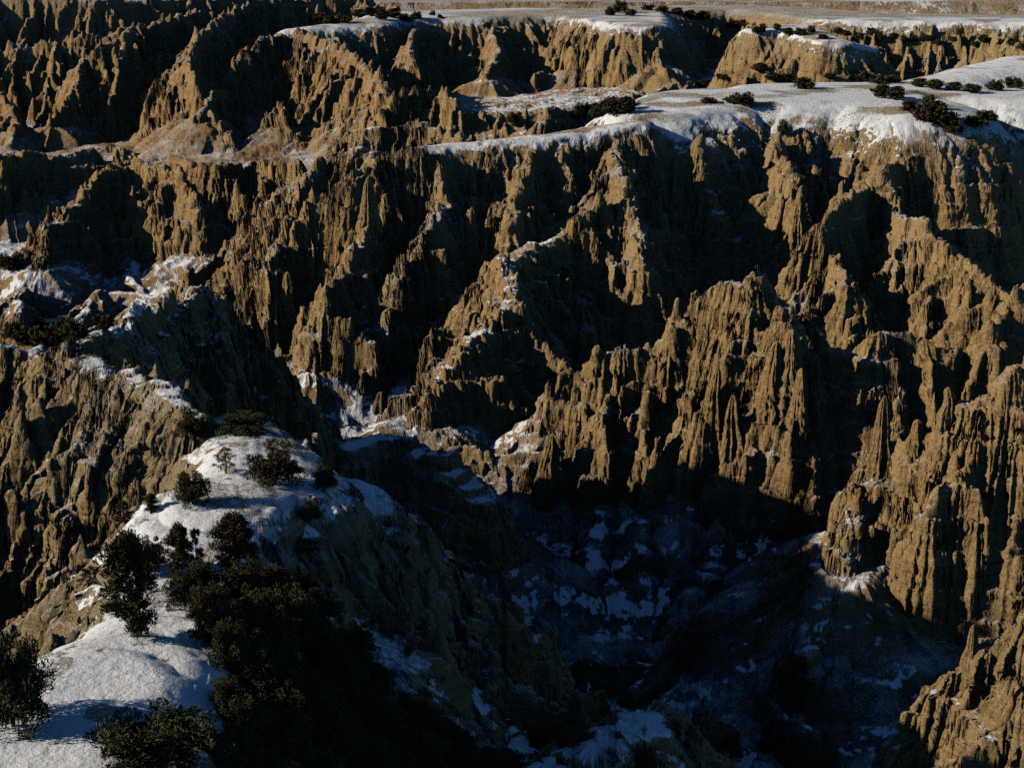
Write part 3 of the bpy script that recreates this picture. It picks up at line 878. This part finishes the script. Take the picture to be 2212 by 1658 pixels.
# on the plateau
tree('far', 1738, 192, 46, 24, 'dark juniper alone in the middle of the snowy plateau', var=0)
tree('far', 1600, 226, 68, 26, 'widest dark juniper at the near edge of the plateau, left of the centre', var=1)
tree('far', 1690, 292, 26, 30, 'little round juniper on the brow where the snow slope breaks into cliff', var=0)
tree('far', 1105, 276, 26, 22, 'little juniper at the tip of the snowy arm of the plateau', var=0)
tree('far', 1530, 222, 40, 14, 'low bush left of the widest juniper at the plateau edge', var=3, cat='bush')
for u, v, w_, h_ in ((1292, 252, 40, 24), (1322, 248, 50, 32), (1352, 244, 54, 34), (1240, 256, 40, 18), (1275, 246, 36, 20), (1345, 236, 44, 24)):
    tree('far', u, v, w_, h_, 'juniper of the row behind the snowy arm of the plateau', 'junipers behind the snowy arm')
for u, v, w_, h_ in ((1905, 212, 46, 28), (1935, 216, 46, 28), (1965, 240, 44, 24), (2000, 262, 56, 40), (2035, 272, 60, 44), (2010, 238, 50, 30), (2060, 290, 40, 26), (2105, 275, 50, 24), (2130, 262, 50, 24)):
    tree('far', u, v, w_, h_, 'dark juniper of the thicket along the right side of the plateau', 'junipers along the right side of the plateau')
for u, v, w_, h_ in ((1520, 188, 40, 16), (1560, 182, 34, 12), (1640, 172, 40, 18), (1670, 176, 36, 18), (1700, 172, 34, 14), (1860, 178, 40, 20), (1895, 180, 40, 18), (1925, 178, 36, 16),
                     (1985, 188, 40, 18), (2020, 192, 44, 20), (2060, 196, 40, 18), (2100, 200, 44, 18), (2150, 196, 40, 22), (2190, 190, 44, 22), (1790, 172, 24, 10)):
    tree('far', u, v, w_, h_, 'juniper on the far side of the plateau', 'junipers on the far side of the plateau')
for u, v, w_, h_ in ((690, 48, 34, 14), (715, 52, 36, 18), (745, 50, 34, 14), (775, 40, 36, 16), (800, 36, 34, 18), (825, 44, 36, 22), (850, 40, 36, 20), (875, 48, 30, 16), (900, 40, 26, 14), (820, 24, 30, 10),
                     (935, 34, 14, 10), (950, 40, 12, 8), (1052, 62, 14, 10), (1318, 34, 26, 18), (1340, 28, 30, 24), (1362, 34, 26, 14), (1400, 22, 30, 12), (1430, 26, 28, 12), (1462, 34, 30, 14), (1490, 42, 30, 16), (1520, 44, 34, 18)):
    tree('far', u, v, w_, h_, 'small dark juniper on the rim of the distant tableland', 'junipers on the distant rim')
for i in range(26):
    tree('far', 1580 + i * 25 + rng.uniform(-9, 9), rng.uniform(58, 72) + i * 1.6, rng.uniform(16, 32), rng.uniform(9, 17), 'small juniper among the far snowy knolls at the upper right', 'junipers on the far right knolls')
for lst in PROTO.values():
    for o in lst:
        if o.name not in used:
            for c in list(o.children): bpy.data.objects.remove(c)
            bpy.data.objects.remove(o)


# ------------------------------------------------------------------ free-standing towers of rock
def spire(u, vt, vb, wpx, label, seed):
    x, y, z, r = hit(u, vb)
    D = hypot(r, CAM_Z - z); dep = atan2(CAM_Z - z, r)
    h = (vb - vt) * D / FPX / cos(dep); w = wpx * D / FPX / 2
    nr_, na_ = 150, 110
    t = np.linspace(0, 1, nr_)[:, None]; th = np.linspace(0, 2 * pi, na_, endpoint=False)[None, :]
    zz = -4 + (h + 4) * t
    f = np.clip(zz / h, 0, 1)
    prof = 1.25 - .85 * f
    prof = prof * np.sqrt(np.clip(1 - np.clip((f - .82) / .18, 0, 1) ** 2.0, 0, 1)) + .5 * np.clip(.25 - f, 0, 1)
    sx, sy = seed * 13.7, seed * 7.3
    rad = w * prof * (1 + .34 * vnoise(np.cos(th) * 1.8 + sx + f * .3, np.sin(th) * 1.6 + sy + f * .3, 701) + .20 * vnoise(np.cos(th) * 4 + sx + f * .8, np.sin(th) * 4 + sy, 702)
                      + .05 * vnoise(np.cos(th) * 10 + sx + zz * .5, np.sin(th) * 10 + sy, 703) + .07 * vnoise(np.cos(th) * 13 + sy + zz * .9, np.sin(th) * 13 + zz * 1.1, 709)
                      - .10 * np.abs(vnoise(th * 5.1 + sx, zz * .25, 710)) - .06 * np.abs(vnoise(th * 9.3 + sy, zz * .9, 711)))
    wob = 2.5 * vnoise(np.cos(th) * 1.2 + sx, np.sin(th) * 1.2 + zz * .4, 706)
    rad = rad * (1 + .028 * np.sin(zz * 2.1 + seed + wob) + .05 * vnoise(zz * 1.7 + wob * .3, th * 0 + sy, 707) + .05 * vnoise(np.cos(th) * 5 + zz * 1.3, np.sin(th) * 5 + sx, 708))
    lx = .18 * w * vnoise(f * 2 + sx, f * 0 + sy, 704); ly = .18 * w * vnoise(f * 2 + sy, f * 0 + sx, 705)
    co = np.stack([rad * np.cos(th) + lx, rad * np.sin(th) * .85 + ly, zz + 0 * th], -1).reshape(-1, 3)
    idx = np.arange(nr_ * na_).reshape(nr_, na_)
    q = np.stack([idx[:-1], np.roll(idx[:-1], -1, 1), np.roll(idx[1:], -1, 1), idx[1:]], -1).reshape(-1, 4)
    o = mesh_obj('rock_spire', co, q, MT2, None, True)
    o.location = (x, y + w * .3, z)
    o['label'] = label; o['category'] = 'rock spire'; o['group'] = 'free-standing spires of the badlands'


MT2 = MT
for i, (u, vt, vb, w_, lab) in enumerate((
        (1708, 722, 850, 52, 'tallest smooth round-headed rock spire in the middle of the sunlit castle'),
        (1671, 748, 868, 44, 'leaning sunlit spire directly left of the tallest round-headed one'),
        (1543, 826, 940, 34, 'slim yellow sunlit spire, left one of a pair below the sharp peak'),
        (1583, 858, 965, 36, 'slim yellow sunlit spire, right one of a pair below the sharp peak'),
        (1727, 800, 905, 36, 'dark spire with a lit tip just right of the tallest round-headed one'),
        (1903, 868, 1000, 38, 'lone shaded red-brown spire in the gully between castle and right butte'),
        (2047, 855, 915, 32, 'short bright spire on the left shoulder of the right butte'),
        (1979, 914, 962, 34, 'stub of sunlit rock low on the left shoulder of the right butte'),
        (1188, 945, 1056, 58, 'sunlit cone at the snowy foot of the castle, its left end'),
        (800, 388, 490, 30, 'needle standing before the grey top of the long cliff'),
        (626, 600, 690, 40, 'pointed spire with a wide foot near the pale wall of the long cliff'),
        (1021, 455, 560, 34, 'narrow spire in front of the dark recess of the long cliff'),
        (1730, 405, 500, 30, 'dim red spire in the shaded bowl under the plateau'),
        (2094, 1375, 1450, 30, 'pointed spire at the top of the lit ridge in the bottom right corner'),
        (822, 848, 892, 34, 'small sunlit stub standing in snow on the canyon floor'),
        )):
    spire(u, vt, vb, w_, lab, i + 1)


# ------------------------------------------------------------------ dry grass pricking through the near snow
nrg = np.random.default_rng(5)
gx = nrg.uniform(-60, 15, 110000); gy = nrg.uniform(66, 165, 110000)
ri = np.clip(np.searchsorted(RR, np.hypot(gx, gy)), 1, NR - 2); ti = np.clip(np.searchsorted(AZ, np.arctan2(gx, gy)), 1, NA - 2)
keep = (TOPS[ri, ti] > .5) & (slope[ri, ti] < 1.0) & (fbm(gx / 6, gy / 6, 811, 3) + .4 * fbm(gx / 1.2, gy / 1.2, 821, 2) > .12)
gx, gy = gx[keep], gy[keep]; gz = H[ri, ti][keep]
nb = 5
bx = np.repeat(gx, nb) + nrg.normal(0, .05, len(gx) * nb); by = np.repeat(gy, nb) + nrg.normal(0, .05, len(gx) * nb); bz = np.repeat(gz, nb) - .03
an = nrg.uniform(0, 2 * pi, len(bx)); hh_ = nrg.uniform(.08, .32, len(bx)); ln = nrg.normal(0, .07, (len(bx), 2))
p0 = np.stack([bx - .014 * np.cos(an), by - .014 * np.sin(an), bz], -1); p1 = np.stack([bx + .014 * np.cos(an), by + .014 * np.sin(an), bz], -1)
p2 = np.stack([bx + ln[:, 0], by + ln[:, 1], bz + hh_], -1)
M_GRASS = foliage_mat('dry_grass', (.11, .085, .045), (.22, .17, .09))
gr = mesh_obj('dry_grass', np.stack([p0, p1, p2], 1).reshape(-1, 3), np.arange(len(bx) * 3).reshape(-1, 3), M_GRASS)
gr['label'] = 'dry grass stubble pricking through the snow of the foreground ridge'; gr['category'] = 'grass'; gr['kind'] = 'stuff'
print('tufts', len(gx))
